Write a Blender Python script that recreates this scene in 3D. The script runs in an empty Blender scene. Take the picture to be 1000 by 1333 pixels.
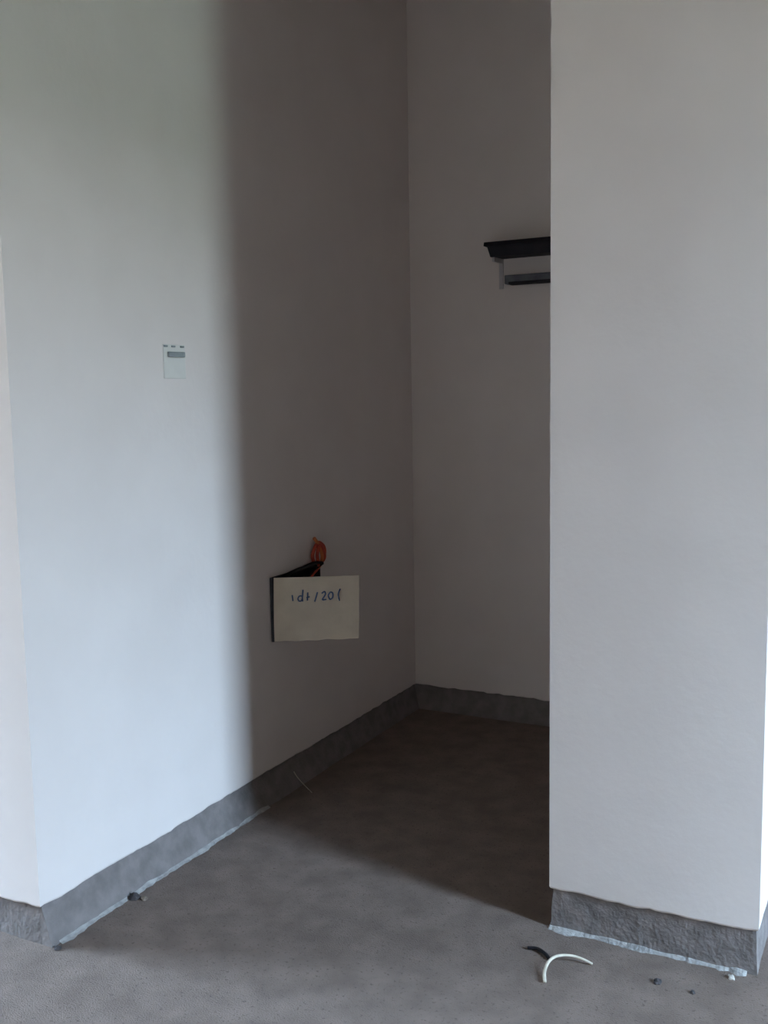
import bpy, bmesh, math, random
from mathutils import Vector, Matrix, noise

scene = bpy.context.scene
COL = scene.collection
random.seed(7)

# ------------------------------------------------------------------ camera
CAM = Vector((1.5181, -3.1275, 1.10))
YAW, PITCH, ROLL, FPX = -0.4813, 0.1144, -0.0170, 1307.39
fwd = Vector((math.sin(YAW) * math.cos(PITCH), math.cos(YAW) * math.cos(PITCH), -math.sin(PITCH)))
rgt = Vector((math.cos(YAW), -math.sin(YAW), 0))
upv = rgt.cross(fwd)
r2 = math.cos(ROLL) * rgt + math.sin(ROLL) * upv
u2 = -math.sin(ROLL) * rgt + math.cos(ROLL) * upv
cam_data = bpy.data.cameras.new('camera')
cam_data.sensor_fit = 'HORIZONTAL'
cam_data.sensor_width = 36.0
cam_data.lens = 36.0 * FPX / 1000.0
cam_data.clip_start = 0.02
cam = bpy.data.objects.new('camera', cam_data)
COL.objects.link(cam)
M = Matrix.Identity(4)
for i in range(3):
    M[i][0], M[i][1], M[i][2], M[i][3] = r2[i], u2[i], -fwd[i], CAM[i]
cam.matrix_world = M
scene.camera = cam

# ------------------------------------------------------------------ sky, daylight, exposure
world = bpy.data.worlds.new('overcast_sky')
scene.world = world
world.use_nodes = True
bg = world.node_tree.nodes['Background']
wn = world.node_tree
w_tc = wn.nodes.new('ShaderNodeTexCoord')
w_sep = wn.nodes.new('ShaderNodeSeparateXYZ')
w_ramp = wn.nodes.new('ShaderNodeValToRGB')       # pale hazy horizon rising to blue overhead
wn.links.new(w_tc.outputs['Generated'], w_sep.inputs[0])
wn.links.new(w_sep.outputs['Z'], w_ramp.inputs['Fac'])
wn.links.new(w_ramp.outputs['Color'], bg.inputs['Color'])
SKY = [(0.0, (0.48, 0.47, 0.46)), (0.14, (0.53, 0.52, 0.54)), (0.34, (0.48, 0.72, 1.0)), (1.0, (0.62, 0.84, 1.0))]   # overcast: brighter overhead
er = w_ramp.color_ramp.elements
while len(er) < len(SKY):
    er.new(0.5)
for e_, (p_, c_) in zip(er, SKY):
    e_.position = p_
    e_.color = (*c_, 1)
bg.inputs['Strength'].default_value = 1.0
scene.view_settings.view_transform = 'Standard'
scene.view_settings.look = 'None'
scene.view_settings.gamma = 1.0
scene.view_settings.use_curve_mapping = False
scene.view_settings.exposure = 6.55
scene.cycles.diffuse_bounces = 6
scene.cycles.max_bounces = 12

# room dimensions (metres)
HB = 0.085            # height of the bare cement band under the plaster
LA = 1.7497           # length of the long left wall
PX, PY, PW = 0.896, -1.2267, 0.4096   # pier: left edge, face, width
ROOM_X0, ROOM_X1, ROOM_Y0, ROOM_Y1, ROOM_H = -3.9, 3.9, -5.5, 0.0, 2.7
T = 0.12
WIN_R = (-2.06, -1.49, 0.10, 2.44)    # y0, y1, z0, z1 of the window in the far right wall
WIN_L = (-3.65, -2.05, 0.10, 2.40)    # window in the far left wall


def portal(name, loc, sx, sy, rot):
    l = bpy.data.lights.new(name, 'AREA')
    l.shape = 'RECTANGLE'
    l.size, l.size_y = sx, sy
    l.cycles.is_portal = True
    o = bpy.data.objects.new(name, l)
    o.location = loc
    o.rotation_euler = rot
    COL.objects.link(o)


portal('window_portal', (ROOM_X1 + T, sum(WIN_R[:2]) / 2, sum(WIN_R[2:]) / 2), WIN_R[3] - WIN_R[2],
       WIN_R[1] - WIN_R[0], (0, math.pi / 2, 0))
portal('window_portal', (ROOM_X0 - T, sum(WIN_L[:2]) / 2, sum(WIN_L[2:]) / 2), WIN_L[3] - WIN_L[2],
       WIN_L[1] - WIN_L[0], (0, -math.pi / 2, 0))


# ------------------------------------------------------------------ materials
def mat(name, base, dark=None, scale=12.0, detail=6.0, rough=0.85, bump=0.15, bump_scale=None, spots=None, lo=0.35, hi=0.65):
    m = bpy.data.materials.new(name)
    m.use_nodes = True
    nt = m.node_tree
    b = nt.nodes['Principled BSDF']
    b.inputs['Roughness'].default_value = rough
    b.inputs['Specular IOR Level'].default_value = 0.25
    tc = nt.nodes.new('ShaderNodeTexCoord')
    n = nt.nodes.new('ShaderNodeTexNoise')
    n.inputs['Scale'].default_value = scale
    n.inputs['Detail'].default_value = detail
    nt.links.new(tc.outputs['Object'], n.inputs['Vector'])
    r = nt.nodes.new('ShaderNodeValToRGB')
    d = dark or tuple(c * 0.9 for c in base)
    r.color_ramp.elements[0].position = lo
    r.color_ramp.elements[1].position = hi
    r.color_ramp.elements[0].color = (*d, 1)
    r.color_ramp.elements[1].color = (*base, 1)
    nt.links.new(n.outputs['Fac'], r.inputs['Fac'])
    out = r.outputs['Color']
    if spots:
        sc_, lim, colr = spots
        n2 = nt.nodes.new('ShaderNodeTexNoise')
        n2.inputs['Scale'].default_value = sc_
        n2.inputs['Detail'].default_value = 3
        nt.links.new(tc.outputs['Object'], n2.inputs['Vector'])
        r2_ = nt.nodes.new('ShaderNodeValToRGB')
        r2_.color_ramp.elements[0].position = lim
        r2_.color_ramp.elements[1].position = lim + 0.08
        nt.links.new(n2.outputs['Fac'], r2_.inputs['Fac'])
        mx = nt.nodes.new('ShaderNodeMix')
        mx.data_type = 'RGBA'
        nt.links.new(r2_.outputs['Color'], mx.inputs[0])
        nt.links.new(out, mx.inputs[6])
        mx.inputs[7].default_value = (*colr, 1)
        out = mx.outputs[2]
    nt.links.new(out, b.inputs['Base Color'])
    if bump:
        n3 = nt.nodes.new('ShaderNodeTexNoise')
        n3.inputs['Scale'].default_value = bump_scale or scale * 6
        n3.inputs['Detail'].default_value = 5
        nt.links.new(tc.outputs['Object'], n3.inputs['Vector'])
        bp = nt.nodes.new('ShaderNodeBump')
        bp.inputs['Strength'].default_value = bump
        bp.inputs['Distance'].default_value = 0.01
        nt.links.new(n3.outputs['Fac'], bp.inputs['Height'])
        nt.links.new(bp.outputs['Normal'], b.inputs['Normal'])
    return m


M_PLASTER = mat('white_plaster', (0.82, 0.755, 0.73), (0.785, 0.72, 0.695), 5, 8, 0.8, 0.06, 60)
M_CEMENT = mat('cement_band', (0.25, 0.225, 0.22), (0.18, 0.162, 0.158), 26, 8, 0.95, 0.35, 120)
M_FILLET = mat('mortar_residue', (0.46, 0.45, 0.44), (0.30, 0.29, 0.285), 45, 6, 0.95, 0.5, 120)
M_FLOOR = mat('bare_concrete', (0.235, 0.183, 0.157), (0.178, 0.137, 0.117), 14, 12, 0.95, 0.4, 320,
              (140, 0.60, (0.14, 0.108, 0.092)))
M_BARE = mat('old_cream_paint', (0.80, 0.67, 0.60), (0.72, 0.60, 0.53), 3, 8, 0.95, 0.2, 60)
M_RENDER = mat('bare_cement_render', (0.34, 0.285, 0.25), (0.27, 0.225, 0.195), 3, 8, 0.95, 0.2, 60)
M_CEIL = mat('bare_concrete_ceiling', (0.30, 0.26, 0.22), None, 4, 4, 0.9, 0.05)
M_GROUND = mat('outdoor_ground', (0.10, 0.095, 0.06), (0.07, 0.068, 0.04), 0.3, 6, 1.0, 0)
M_FRAME = mat('window_paint', (0.7, 0.7, 0.68), None, 8, 3, 0.5, 0)
M_COVER = mat('cream_cover', (0.74, 0.65, 0.53), (0.66, 0.575, 0.465), 14, 5, 0.7, 0.05)
M_STEEL = mat('dark_box_steel', (0.07, 0.07, 0.08), (0.03, 0.03, 0.035), 20, 5, 0.7, 0.1)
M_INK = mat('blue_ink', (0.06, 0.11, 0.24), (0.12, 0.18, 0.30), 200, 3, 0.8, 0)
M_RED = mat('red_wire', (0.62, 0.10, 0.05), (0.45, 0.06, 0.04), 60, 3, 0.5, 0)
M_ORANGE = mat('orange_wire', (0.70, 0.22, 0.08), (0.55, 0.15, 0.05), 60, 3, 0.5, 0)
M_BLACK = mat('black_plastic_and_shadow', (0.022, 0.02, 0.026), (0.012, 0.011, 0.014), 15, 4, 0.6, 0.05)
M_RAIL = mat('grey_metal', (0.16, 0.17, 0.19), (0.10, 0.105, 0.13), 25, 4, 0.5, 0.05)
M_BRACKET = mat('pale_metal', (0.60, 0.57, 0.58), (0.52, 0.50, 0.52), 25, 4, 0.5, 0.05)
M_PLATE = mat('pale_plastic', (0.765, 0.75, 0.72), (0.74, 0.725, 0.695), 30, 3, 0.5, 0)
M_SLOT = mat('slate_plastic', (0.34, 0.37, 0.38), (0.28, 0.31, 0.32), 40, 3, 0.5, 0)
M_WHITEWIRE = mat('white_cable', (0.68, 0.63, 0.53), (0.54, 0.49, 0.40), 60, 4, 0.5, 0)
M_CRUMB_D = mat('dark_mortar', (0.10, 0.09, 0.095), (0.05, 0.048, 0.05), 80, 4, 0.95, 0.3)
M_CRUMB_P = mat('pale_mortar', (0.60, 0.56, 0.52), (0.42, 0.39, 0.36), 80, 4, 0.95, 0.3)
M_CRUMB_B = mat('brown_mortar', (0.26, 0.21, 0.17), (0.15, 0.12, 0.10), 80, 4, 0.95, 0.3)


# ------------------------------------------------------------------ mesh helpers
def link(name, bm, material, parent=None, smooth=False):
    bmesh.ops.recalc_face_normals(bm, faces=bm.faces)
    me = bpy.data.meshes.new(name)
    bm.to_mesh(me)
    bm.free()
    me.materials.append(material)
    if smooth:
        for p in me.polygons:
            p.use_smooth = True
    o = bpy.data.objects.new(name, me)
    COL.objects.link(o)
    if parent:
        o.parent = parent
    return o


def box(bm, a, b, bevel=0.0):
    x0, y0, z0 = a
    x1, y1, z1 = b
    v = [bm.verts.new(p) for p in ((x0, y0, z0), (x1, y0, z0), (x1, y1, z0), (x0, y1, z0),
                                   (x0, y0, z1), (x1, y0, z1), (x1, y1, z1), (x0, y1, z1))]
    fs = [bm.faces.new([v[i] for i in f]) for f in
          ((0, 3, 2, 1), (4, 5, 6, 7), (0, 1, 5, 4), (1, 2, 6, 5), (2, 3, 7, 6), (3, 0, 4, 7))]
    if bevel:
        es = list({e for f in fs for e in f.edges})
        bmesh.ops.bevel(bm, geom=es, offset=bevel, segments=2, affect='EDGES', profile=0.5)


def tube(bm, pts, rad, n=8):
    """round tube along a smoothed polyline"""
    P = [Vector(p) for p in pts]
    sm = []
    for i in range(len(P) - 1):
        p0, p1, p2, p3 = P[max(i - 1, 0)], P[i], P[i + 1], P[min(i + 2, len(P) - 1)]
        for k in range(6):
            t = k / 6
            sm.append(0.5 * ((2 * p1) + (p2 - p0) * t + (2 * p0 - 5 * p1 + 4 * p2 - p3) * t * t
                             + (3 * p1 - p0 - 3 * p2 + p3) * t ** 3))
    sm.append(P[-1])
    rings = []
    prev = None
    for i, p in enumerate(sm):
        t = (sm[min(i + 1, len(sm) - 1)] - sm[max(i - 1, 0)]).normalized()
        a = prev - t * prev.dot(t) if prev else t.orthogonal()
        a.normalize()
        prev = a
        b = t.cross(a)
        r = rad(i / (len(sm) - 1)) if callable(rad) else rad
        rings.append([bm.verts.new(p + r * (math.cos(q * 2 * math.pi / n) * a + math.sin(q * 2 * math.pi / n) * b)) for q in range(n)])
    for r0, r1 in zip(rings, rings[1:]):
        for q in range(n):
            bm.faces.new((r0[q], r0[(q + 1) % n], r1[(q + 1) % n], r1[q]))
    bm.faces.new(rings[0][::-1])
    bm.faces.new(rings[-1])


def nz(x, y, z=0.0):
    return noise.noise(Vector((x, y, z)))


def path_samples(path, step):
    """points along a polyline, each with the mitred outward (right-hand) normal"""
    out = []
    segs = []
    for a, b in zip(path, path[1:]):
        a, b = Vector(a), Vector(b)
        d = (b - a).normalized()
        segs.append((a, b, Vector((d.y, -d.x))))
    s = 0.0
    for i, (a, b, n) in enumerate(segs):
        L = (b - a).length
        k = max(1, int(L / step))
        for j in range(k + 1):
            if j == 0 and i > 0:
                continue
            p = a.lerp(b, j / k)
            nn = n
            if j == k and i + 1 < len(segs):
                n2 = segs[i + 1][2]
                nn = (n + n2)
                nn = nn / max(0.3, nn.dot(n))
            out.append((p, nn, s + L * j / k))
        s += L
    return out


def edge_height(s, seed):
    """uneven lower rim of the plaster"""
    return HB + 0.0035 * nz(s * 9, seed) + 0.0028 * nz(s * 31, seed + 5) + 0.0016 * nz(s * 85, seed + 9)


def plaster_skin(bm, path, seed, top, hole=None, step=0.012, thick=0.014):
    """plaster face along a path, uneven lower rim, with the rim's thickness turned in; hole = (segment index, s0, s1, z0, z1)"""
    S = path_samples(path, step)
    if hole:
        s0, s1, z0, z1 = hole
        def snap(v):
            i = min(range(len(S)), key=lambda k: abs(S[k][2] - v))
            p, n, s = S[i]
            d = (S[i + 1][0] - S[i - 1][0]).normalized()
            S[i] = (p + d * (v - s), n, v)
            return i
        i0, i1 = snap(s0), snap(s1)
    cols = []
    for i, (p, n, s) in enumerate(S):
        e = edge_height(s, seed)
        bulge = 0.0015 * nz(s * 5, seed + 3)
        q = p + n * bulge
        r = p - n * thick
        zs = [e + 0.004, e + 0.05]
        if hole:
            zs += [z0, z1]
        zs += [top]
        col = [bm.verts.new((r.x, r.y, e)), bm.verts.new((q.x - n.x * .002, q.y - n.y * .002, e))]
        for k, z in enumerate(zs):
            o = q if k == 0 else p
            col.append(bm.verts.new((o.x, o.y, z)))
        cols.append(col)
    for i in range(len(cols) - 1):
        a, b = cols[i], cols[i + 1]
        for k in range(len(a) - 1):
            if hole and k == 4 and i0 <= i < i1:
                continue
            bm.faces.new((a[k], b[k], b[k + 1], a[k + 1]))


def band(path, seed, foot, recess=0.013, step=0.012, corner=None):
    """sloping rough cement band: foot(s) gives the offset of its foot from the plaster face"""
    bm = bmesh.new()
    S = path_samples(path, step)
    rows = 6
    cols = []
    for p, n, s in S:
        f = foot(s)
        col = []
        for k in range(rows + 1):
            t = k / rows
            z = (HB + 0.012) * (1 - t)
            off = -recess + (f + recess) * t ** 1.3
            off += 0.0012 * nz(s * 30, z * 30, seed) * (1 - 0.3 * t) + 0.0006 * nz(s * 120, z * 120, seed + 4)
            q = p + n * off
            if corner and abs(s - corner[0]) < 1e-4:      # outer corner where the two faces step out by different amounts
                tt = t ** 1.3
                q = p + Vector((-recess + (corner[1] + recess) * tt, recess + (corner[2] - recess) * tt))
            col.append(bm.verts.new((q.x, q.y, z)))
        back = p - n * 0.03
        col.append(bm.verts.new((back.x, back.y, 0)))
        col.append(bm.verts.new((back.x, back.y, HB + 0.012)))
        cols.append(col)
    m = len(cols[0])
    for a, b in zip(cols, cols[1:]):
        for k in range(m):
            bm.faces.new((a[k], b[k], b[(k + 1) % m], a[(k + 1) % m]))
    bm.faces.new(cols[0])
    bm.faces.new(cols[-1][::-1])
    return bm


def fillet(path, seed, foot, width, height, step=0.008):
    """ragged bead of mortar along the foot of a band"""
    bm = bmesh.new()
    cols = []
    for p, n, s in path_samples(path, step):
        w = max(0.0015, width * (0.75 + 0.9 * nz(s * 14, seed) + 0.5 * nz(s * 60, seed + 2)))
        h = max(0.001, height * (0.8 + 0.6 * nz(s * 20, seed + 7)))
        f = foot(s) - 0.004
        col = []
        for off, z in ((f - 0.006, 0.0), (f - 0.004, h * 1.6), (f + 0.35 * w, h), (f + 0.8 * w, h * 0.45), (f + w + 0.004, 0.0)):
            q = p + n * off
            col.append(bm.verts.new((q.x, q.y, z)))
        cols.append(col)
    m = len(cols[0])
    for a, b in zip(cols, cols[1:]):
        for k in range(m):
            bm.faces.new((a[k], b[k], b[(k + 1) % m], a[(k + 1) % m]))
    bm.faces.new(cols[0])
    bm.faces.new(cols[-1][::-1])
    return bm


def structure(o):
    o['kind'] = 'structure'
    return o


def tag(o, label, cat, group=None):
    o['label'] = label
    o['category'] = cat
    if group:
        o['group'] = group
    return o


def empty(name, loc=(0, 0, 0)):
    o = bpy.data.objects.new(name, None)
    o.location = loc
    o.empty_display_size = 0.05
    COL.objects.link(o)
    return o


# ------------------------------------------------------------------ the setting
bm = bmesh.new()
box(bm, (ROOM_X0 - T, ROOM_Y0 - T, -0.12), (ROOM_X1 + T, ROOM_Y1 + T, 0.0))
structure(link('floor', bm, M_FLOOR))

bm = bmesh.new()
box(bm, (ROOM_X0 - T, ROOM_Y0 - T, ROOM_H), (ROOM_X1 + T, ROOM_Y1 + T, ROOM_H + 0.15))
structure(link('ceiling', bm, M_CEIL))

# long left wall with its outer corner, box opening cut into it
BOX_Y0, BOX_Y1, BOX_Z0, BOX_Z1 = -0.893, -0.630, 0.445, 0.618
path_a = [(ROOM_X0, -LA), (0.0, -LA), (0.0, 0.03)]
s_corner = 0.0 - ROOM_X0
bm = bmesh.new()
plaster_skin(bm, path_a, 1.3, ROOM_H, (s_corner + LA + BOX_Y0, s_corner + LA + BOX_Y1, BOX_Z0, BOX_Z1))
box(bm, (-0.13, -LA + 0.11, 0.0), (-0.085, 0.02, ROOM_H))
box(bm, (-0.085, -LA + 0.11, 0.0), (-0.032, 0.02, 0.30))
box(bm, (ROOM_X0, -LA + 0.03, 0.0), (-0.03, -LA + 0.10, ROOM_H))
structure(link('wall_left', bm, M_PLASTER))

path_b = [(-0.03, 0.0), (ROOM_X1, 0.0)]
bm = bmesh.new()
plaster_skin(bm, path_b, 4.1, ROOM_H)
box(bm, (-0.12, 0.03, 0.0), (ROOM_X1 + T, 0.12, ROOM_H))
structure(link('wall_back', bm, M_PLASTER))

PR = PX + PW
path_c = [(PX + 0.26, PY + 0.12), (PX, PY + 0.12), (PX, PY), (PR, PY), (PR, 0.0)]
bm = bmesh.new()
plaster_skin(bm, path_c, 8.7, ROOM_H)
box(bm, (PX + 0.03, PY + 0.03, 0.0), (PR - 0.03, PY + 0.09, ROOM_H))
box(bm, (PR - 0.12, PY + 0.09, 0.0), (PR - 0.03, 0.0, ROOM_H))
structure(link('wall_right', bm, M_PLASTER))


def wall_with_window(name, x0, x1, win, m):
    y0, y1, z0, z1 = win
    b = bmesh.new()
    box(b, (x0, ROOM_Y0, 0), (x1, y0, ROOM_H))
    box(b, (x0, y1, 0), (x1, ROOM_Y1, ROOM_H))
    box(b, (x0, y0, 0), (x1, y1, z0))
    box(b, (x0, y0, z1), (x1, y1, ROOM_H))
    return structure(link(name, b, m))


wall_with_window('wall_far_right', ROOM_X1, ROOM_X1 + T, WIN_R, M_RENDER)
wall_with_window('wall_far_left', ROOM_X0 - T, ROOM_X0, WIN_L, M_BARE)
bm = bmesh.new()
box(bm, (ROOM_X0 - T, ROOM_Y0 - T, 0), (ROOM_X1 + T, ROOM_Y0, ROOM_H))
structure(link('wall_rear', bm, M_BARE))


def window_frame(name, xc, win):
    y0, y1, z0, z1 = win
    b = bmesh.new()
    w = 0.035
    box(b, (xc - .025, y0, z0), (xc + .025, y0 + w, z1))
    box(b, (xc - .025, y1 - w, z0), (xc + .025, y1, z1))
    box(b, (xc - .025, y0 + w, z0), (xc + .025, y1 - w, z0 + w))
    box(b, (xc - .025, y0 + w, z1 - w), (xc + .025, y1 - w, z1))
    structure(link(name, b, M_FRAME))


window_frame('window_1', ROOM_X1 + T * 0.5, WIN_R)
window_frame('window_2', ROOM_X0 - T * 0.5, WIN_L)

# land outside the windows, one storey down
bm = bmesh.new()
rings = []
for rad_, z_ in ((0.5, -3.0), (120, -3.0), (200, 12.0), (300, 52.0), (420, 58.0)):      # flat land; unseen hills added round it to block low sky light
    rings.append([bm.verts.new((rad_ * math.cos(a * math.tau / 72), rad_ * math.sin(a * math.tau / 72),
                                z_ + (0.12 * z_ * nz(math.cos(a * math.tau / 72) * 4, math.sin(a * math.tau / 72) * 4) if z_ > 0 else 0)))
                  for a in range(72)])
for ra, rb in zip(rings, rings[1:]):
    for a in range(72):
        bm.faces.new((ra[a], ra[(a + 1) % 72], rb[(a + 1) % 72], rb[a]))
bm.faces.new(rings[0])
structure(link('ground', bm, M_GROUND))


def foot_left(s):
    return (-0.010 if s < s_corner - 1e-4 else 0.018) + 0.004 * nz(s * 7, 2.2)


def foot_back(s):
    return 0.012 + 0.003 * nz(s * 8, 5.5)


def foot_right(s):
    return -0.002 + 0.002 * nz(s * 8, 9.5)


bl = structure(link('baseboard_left', band(path_a, 11.0, foot_left, corner=(s_corner, 0.018, 0.010)), M_CEMENT))
link('mortar_bead', fillet([(0.0, -LA + 0.03), (0.0, -0.96)], 12.0, lambda s: foot_left(s + s_corner + 0.03), 0.010, 0.006), M_FILLET, bl)
bb = structure(link('baseboard_back', band([(-0.03, 0.0), (PR - 0.03, 0.0)], 21.0, foot_back), M_CEMENT))
br = structure(link('baseboard_right', band(path_c, 31.0, foot_right, recess=0.006), M_CEMENT))
link('mortar_bead', fillet([(PX, PY), (PR - 0.02, PY)], 32.0, foot_right, 0.016, 0.005), M_FILLET, br)

# ------------------------------------------------------------------ electrical box with its cover hanging open
jb = tag(empty('junction_box', (0.0, BOX_Y0, BOX_Z0)),
         'recessed wall box with cream cover swung open, blue handwriting and red wires', 'electrical box')


def child(name, b, m, parent, smooth=False):
    """bmesh in world coordinates, parented to an unrotated empty/object"""
    o = link(name, b, m, parent, smooth)
    root = parent
    off = Vector((0, 0, 0))
    while root:
        off += root.location
        root = root.parent
    for v in o.data.vertices:
        v.co -= off
    return o


bm = bmesh.new()
d = 0.07
t = 0.003
box(bm, (-d, BOX_Y0, BOX_Z0), (-d + t, BOX_Y1, BOX_Z1))
box(bm, (-d + t, BOX_Y0, BOX_Z0), (-0.001, BOX_Y0 + t, BOX_Z1))
box(bm, (-d + t, BOX_Y1 - t, BOX_Z0), (-0.001, BOX_Y1, BOX_Z1))
box(bm, (-d + t, BOX_Y0 + t, BOX_Z0), (-0.001, BOX_Y1 - t, BOX_Z0 + t))
box(bm, (-d + t, BOX_Y0 + t, BOX_Z1 - t), (-0.001, BOX_Y1 - t, BOX_Z1))
child('back_box', bm, M_STEEL, jb)

# cover: hinged on its left edge, turned out from the wall
COVER_W, COVER_H, COVER_T = 0.236, 0.176, 0.004
OPEN = math.radians(49)       # angle away from the wall
SAG = math.radians(-1.5)
hinge = Vector((0.006, BOX_Y0 - 0.001, BOX_Z0 - 0.003))
ex = Vector((math.sin(OPEN) * math.cos(SAG), math.cos(OPEN) * math.cos(SAG), math.sin(SAG)))
en = Vector((math.cos(OPEN), -math.sin(OPEN), 0))     # outward face of the cover
ez = en.cross(ex) if en.cross(ex).z > 0 else ex.cross(en)


def cov(u, v, w=0.0):
    return hinge + ex * u + ez * v + en * w


bm = bmesh.new()
NU, NV = 16, 10
grid = {}
for side, w in ((0, 0.0), (1, COVER_T)):
    for i in range(NU + 1):
        for j in range(NV + 1):
            u = COVER_W * i / NU
            v = COVER_H * j / NV
            warp = 0.004 * math.sin(math.pi * i / NU) + 0.002 * nz(u * 18, v * 18, 3)
            if j == 0:
                v += 0.0035 * nz(u * 30, 7.7)
            grid[side, i, j] = bm.verts.new(cov(u, v, w + warp))
for i in range(NU):
    for j in range(NV):
        for side in (0, 1):
            bm.faces.new([grid[side, a, b] for a, b in ((i, j), (i + 1, j), (i + 1, j + 1), (i, j + 1))])
for i in range(NU):
    for j in (0, NV):
        bm.faces.new((grid[0, i, j], grid[0, i + 1, j], grid[1, i + 1, j], grid[1, i, j]))
for j in range(NV):
    for i in (0, NU):
        bm.faces.new((grid[0, i, j], grid[0, i, j + 1], grid[1, i, j + 1], grid[1, i, j]))
cover = child('cover', bm, M_COVER, jb)

# hinge strip along the cover's left edge
bm = bmesh.new()
tube(bm, [hinge + Vector((0.0, -0.003, 0.0)), hinge + Vector((0.0, -0.003, COVER_H * .5)), hinge + Vector((0.0, -0.003, COVER_H))], 0.0042, 8)
child('hinge', bm, M_STEEL, jb, True)

# blue handwriting on the cover, drawn as thin pen strokes
strokes = [
    [(.058, .128), (.060, .112)],
    [(.088, .124), (.080, .125), (.075, .118), (.079, .111), (.087, .115), (.090, .142), (.088, .124), (.089, .110)],
    [(.100, .120), (.110, .122)],
    [(.104, .134), (.103, .112)],
    [(.133, .134), (.125, .108)],
    [(.146, .130), (.154, .135), (.157, .127), (.148, .113), (.160, .113)],
    [(.172, .133), (.166, .124), (.171, .113), (.179, .118), (.179, .130), (.172, .133)],
    [(.202, .141), (.196, .126), (.200, .108)],
]
for st in strokes:
    bm = bmesh.new()
    tube(bm, [cov(u, v, COVER_T + 0.004 * math.sin(math.pi * u / COVER_W) + 0.0022) for u, v in [(a * .92 - .004, b) for a, b in st]], 0.0019, 6)
    child('handwriting', bm, M_INK, cover)

# wires springing out of the right end of the box
wy = BOX_Y1 - 0.012
for k, (m, pts) in enumerate((
        (M_RED, [(-0.03, wy - .02, .560), (-0.004, wy - .006, .606), (.010, wy - .042, .630), (.012, wy - .050, .652), (.010, wy - .018, .682), (.012, wy + .012, .668), (.012, wy + .014, .640), (-.002, wy - .002, .604), (-.03, wy - .02, .57)]),
        (M_RED, [(-0.03, wy - .03, .565), (-0.002, wy - .004, .605), (.016, wy - .028, .626), (.018, wy - .034, .652), (.016, wy - .016, .676), (.018, wy - .002, .655), (.016, wy + .004, .630), (-.02, wy - .02, .585)]),
        (M_ORANGE, [(-0.03, wy - .02, .58), (0.0, wy, .606), (.016, wy - .004, .636), (.014, wy - .014, .670), (.010, wy - .036, .698)]),
        (M_BLACK, [(-0.03, wy - .05, .56), (0.004, wy - .03, .606), (.014, wy - .045, .620), (.012, wy - .11, .622), (.010, wy - .17, .617), (-.02, wy - .2, .60)]),
        (M_BLACK, [(-0.03, wy - .06, .57), (0.006, wy - .01, .612), (.020, wy - .012, .622), (.018, wy - .05, .628), (.012, wy - .10, .622), (-.02, wy - .12, .60)]))):
    bm = bmesh.new()
    tube(bm, pts, 0.0052 if k < 3 else 0.005, 8)
    child('wire', bm, m, jb, True)

# ------------------------------------------------------------------ small mounting plate high on the bright part of the left wall
mp = tag(empty('socket_plate', (0.0, -1.262, 1.17)), 'small pale socket plate with a slate slot on bright wall', 'socket')
bm = bmesh.new()
box(bm, (0.0, -1.300, 1.150), (0.0025, -1.222, 1.228), 0.001)
child('plate', bm, M_PLATE, mp)
for y in (-1.293, -1.266, -1.234):
    bm = bmesh.new()
    tube(bm, [(0.003, y - .006, 1.2235), (0.004, y, 1.2235), (0.003, y + .006, 1.2235)], 0.0022, 8)
    child('screw', bm, M_SLOT, mp, True)
bm = bmesh.new()
box(bm, (0.003, -1.288, 1.199), (0.010, -1.230, 1.211), 0.002)
child('slot_cover', bm, M_SLOT, mp)

# ------------------------------------------------------------------ dark shelf in the recess
sh = tag(empty('wall_shelf', (0.32, 0.0, 1.535)), 'dark wall shelf with grey rail beneath, half hidden by pier', 'shelf')
bm = bmesh.new()
SX0, SX1 = 0.324, 0.98
prof = [(0.0, 1.535), (-0.085, 1.533), (-0.095, 1.562), (-0.102, 1.566), (-0.098, 1.578), (0.0, 1.584)]
ringA, ringB = [], []
for k, (y, z) in enumerate(prof):
    ex0 = SX0 - (0.016 if z > 1.565 else (0.006 if z > 1.55 else 0.0))
    ringA.append(bm.verts.new((ex0, y, z)))
    ringB.append(bm.verts.new((SX1, y, z)))
for k in range(len(prof)):
    bm.faces.new((ringA[k], ringB[k], ringB[(k + 1) % len(prof)], ringA[(k + 1) % len(prof)]))
bm.faces.new(ringA)
bm.faces.new(ringB[::-1])
child('board', bm, M_BLACK, sh)
for x in (0.330, 0.93):
    bm = bmesh.new()
    box(bm, (x - .007, -0.006, 1.440), (x + .007, 0.0, 1.535), 0.001)
    box(bm, (x - .004, -0.075, 1.520), (x + .004, -0.006, 1.535))
    child('bracket', bm, M_BRACKET, sh)
bm = bmesh.new()
box(bm, (0.350, -0.030, 1.452), (0.96, -0.001, 1.480), 0.003)
rail = child('rail', bm, M_RAIL, sh)
bm = bmesh.new()
box(bm, (0.365, -0.034, 1.449), (0.96, -0.002, 1.458), 0.002)
child('rail_shadow', bm, M_BLACK, rail)  # black strip put in as the shadow under the rail

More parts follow.
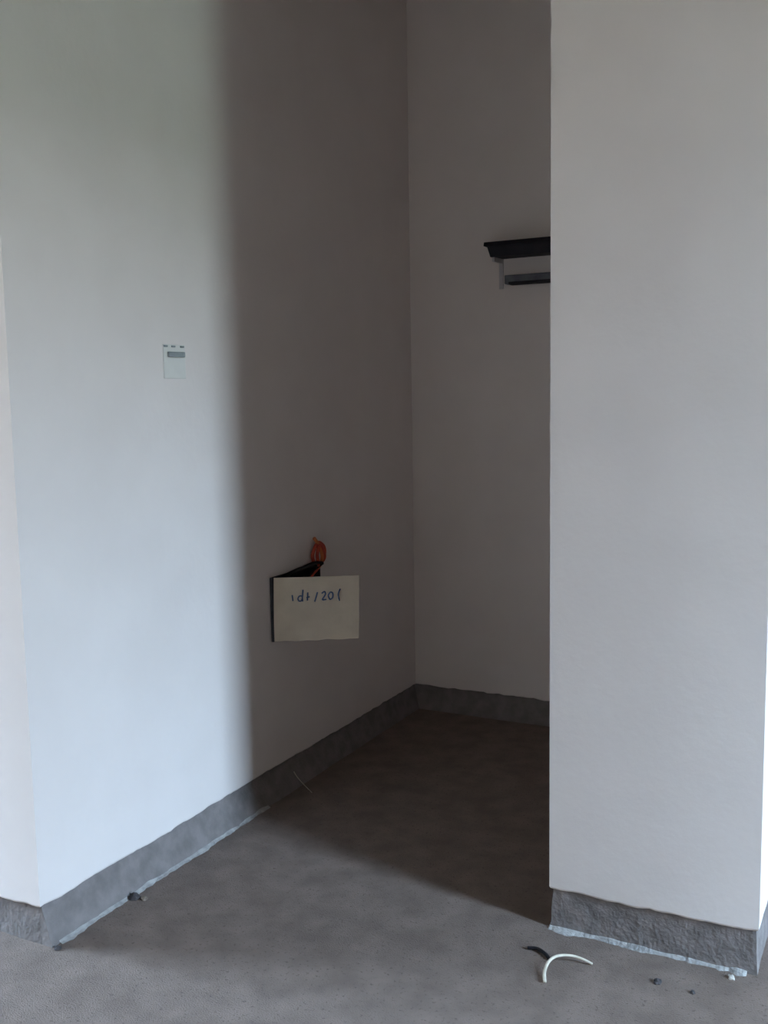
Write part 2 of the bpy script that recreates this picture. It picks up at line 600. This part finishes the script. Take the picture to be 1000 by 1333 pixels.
# ------------------------------------------------------------------ scraps on the floor
bm = bmesh.new()
tube(bm, [(.952, -1.424, .0035), (.943, -1.398, .007), (.943, -1.372, .014), (.953, -1.354, .018), (.973, -1.338, .016), (.994, -1.330, .011), (1.016, -1.327, .0035)],
     lambda t: 0.0034 - 0.0012 * t, 10)
tag(link('cable_scrap', bm, M_WHITEWIRE, None, True), 'curled white cable offcut on floor before the pier', 'cable')
bm = bmesh.new()
tube(bm, [(.884, -1.326, .003), (.903, -1.324, .005), (.922, -1.334, .005), (.936, -1.346, .003)], 0.0035, 8)
tag(link('cable_scrap', bm, M_BLACK, None, True), 'short black cable offcut beside the curled white one', 'cable')
bm = bmesh.new()
tube(bm, [(.012, -.822, .050), (.020, -.816, .032), (.034, -.806, .010), (.056, -.815, .002), (.075, -.83, .002)], 0.0012, 8)
tag(link('wire_end', bm, M_WHITEWIRE, None, True), 'thin pale wire poking from the skirting in dark recess', 'wire')


def crumb(loc, r, m, label, seed):
    b = bmesh.new()
    bmesh.ops.create_icosphere(b, subdivisions=2, radius=r)
    for v in b.verts:
        k = 1 + 0.55 * noise.noise(v.co * (1.3 / r) + Vector((seed, 0, 0)))
        v.co *= k
        v.co.z = max(v.co.z * 0.65, -0.35 * r)
    lo = min(v.co.z for v in b.verts)
    for v in b.verts:
        v.co.z -= lo
    o = link('mortar_crumb', b, m)
    o.location = loc
    tag(o, label, 'rubble', 'crumbs of mortar on the floor')


crumb((1.140, -1.330, 0), 0.0075, M_CRUMB_D, 'dark mortar crumb on floor right of the white cable', 1)
crumb((1.205, -1.335, 0), 0.0050, M_CRUMB_D, 'tiny dark crumb on floor, farthest right', 2)
crumb((1.262, -1.255, 0), 0.0065, M_CRUMB_P, 'pale mortar crumb at foot of pier near its right corner', 3)
crumb((0.030, -1.510, 0), 0.0120, M_CRUMB_D, 'dark lump standing in for a hole at the foot of left wall', 4)  # stands in for the dark hole in the skirting's bottom edge
crumb((0.052, -1.503, 0), 0.0080, M_CRUMB_B, 'brown crumb touching the dark lump', 5)
crumb((0.030, -1.738, 0), 0.0065, M_CRUMB_D, 'dark crumb at the outer corner of left wall', 6)
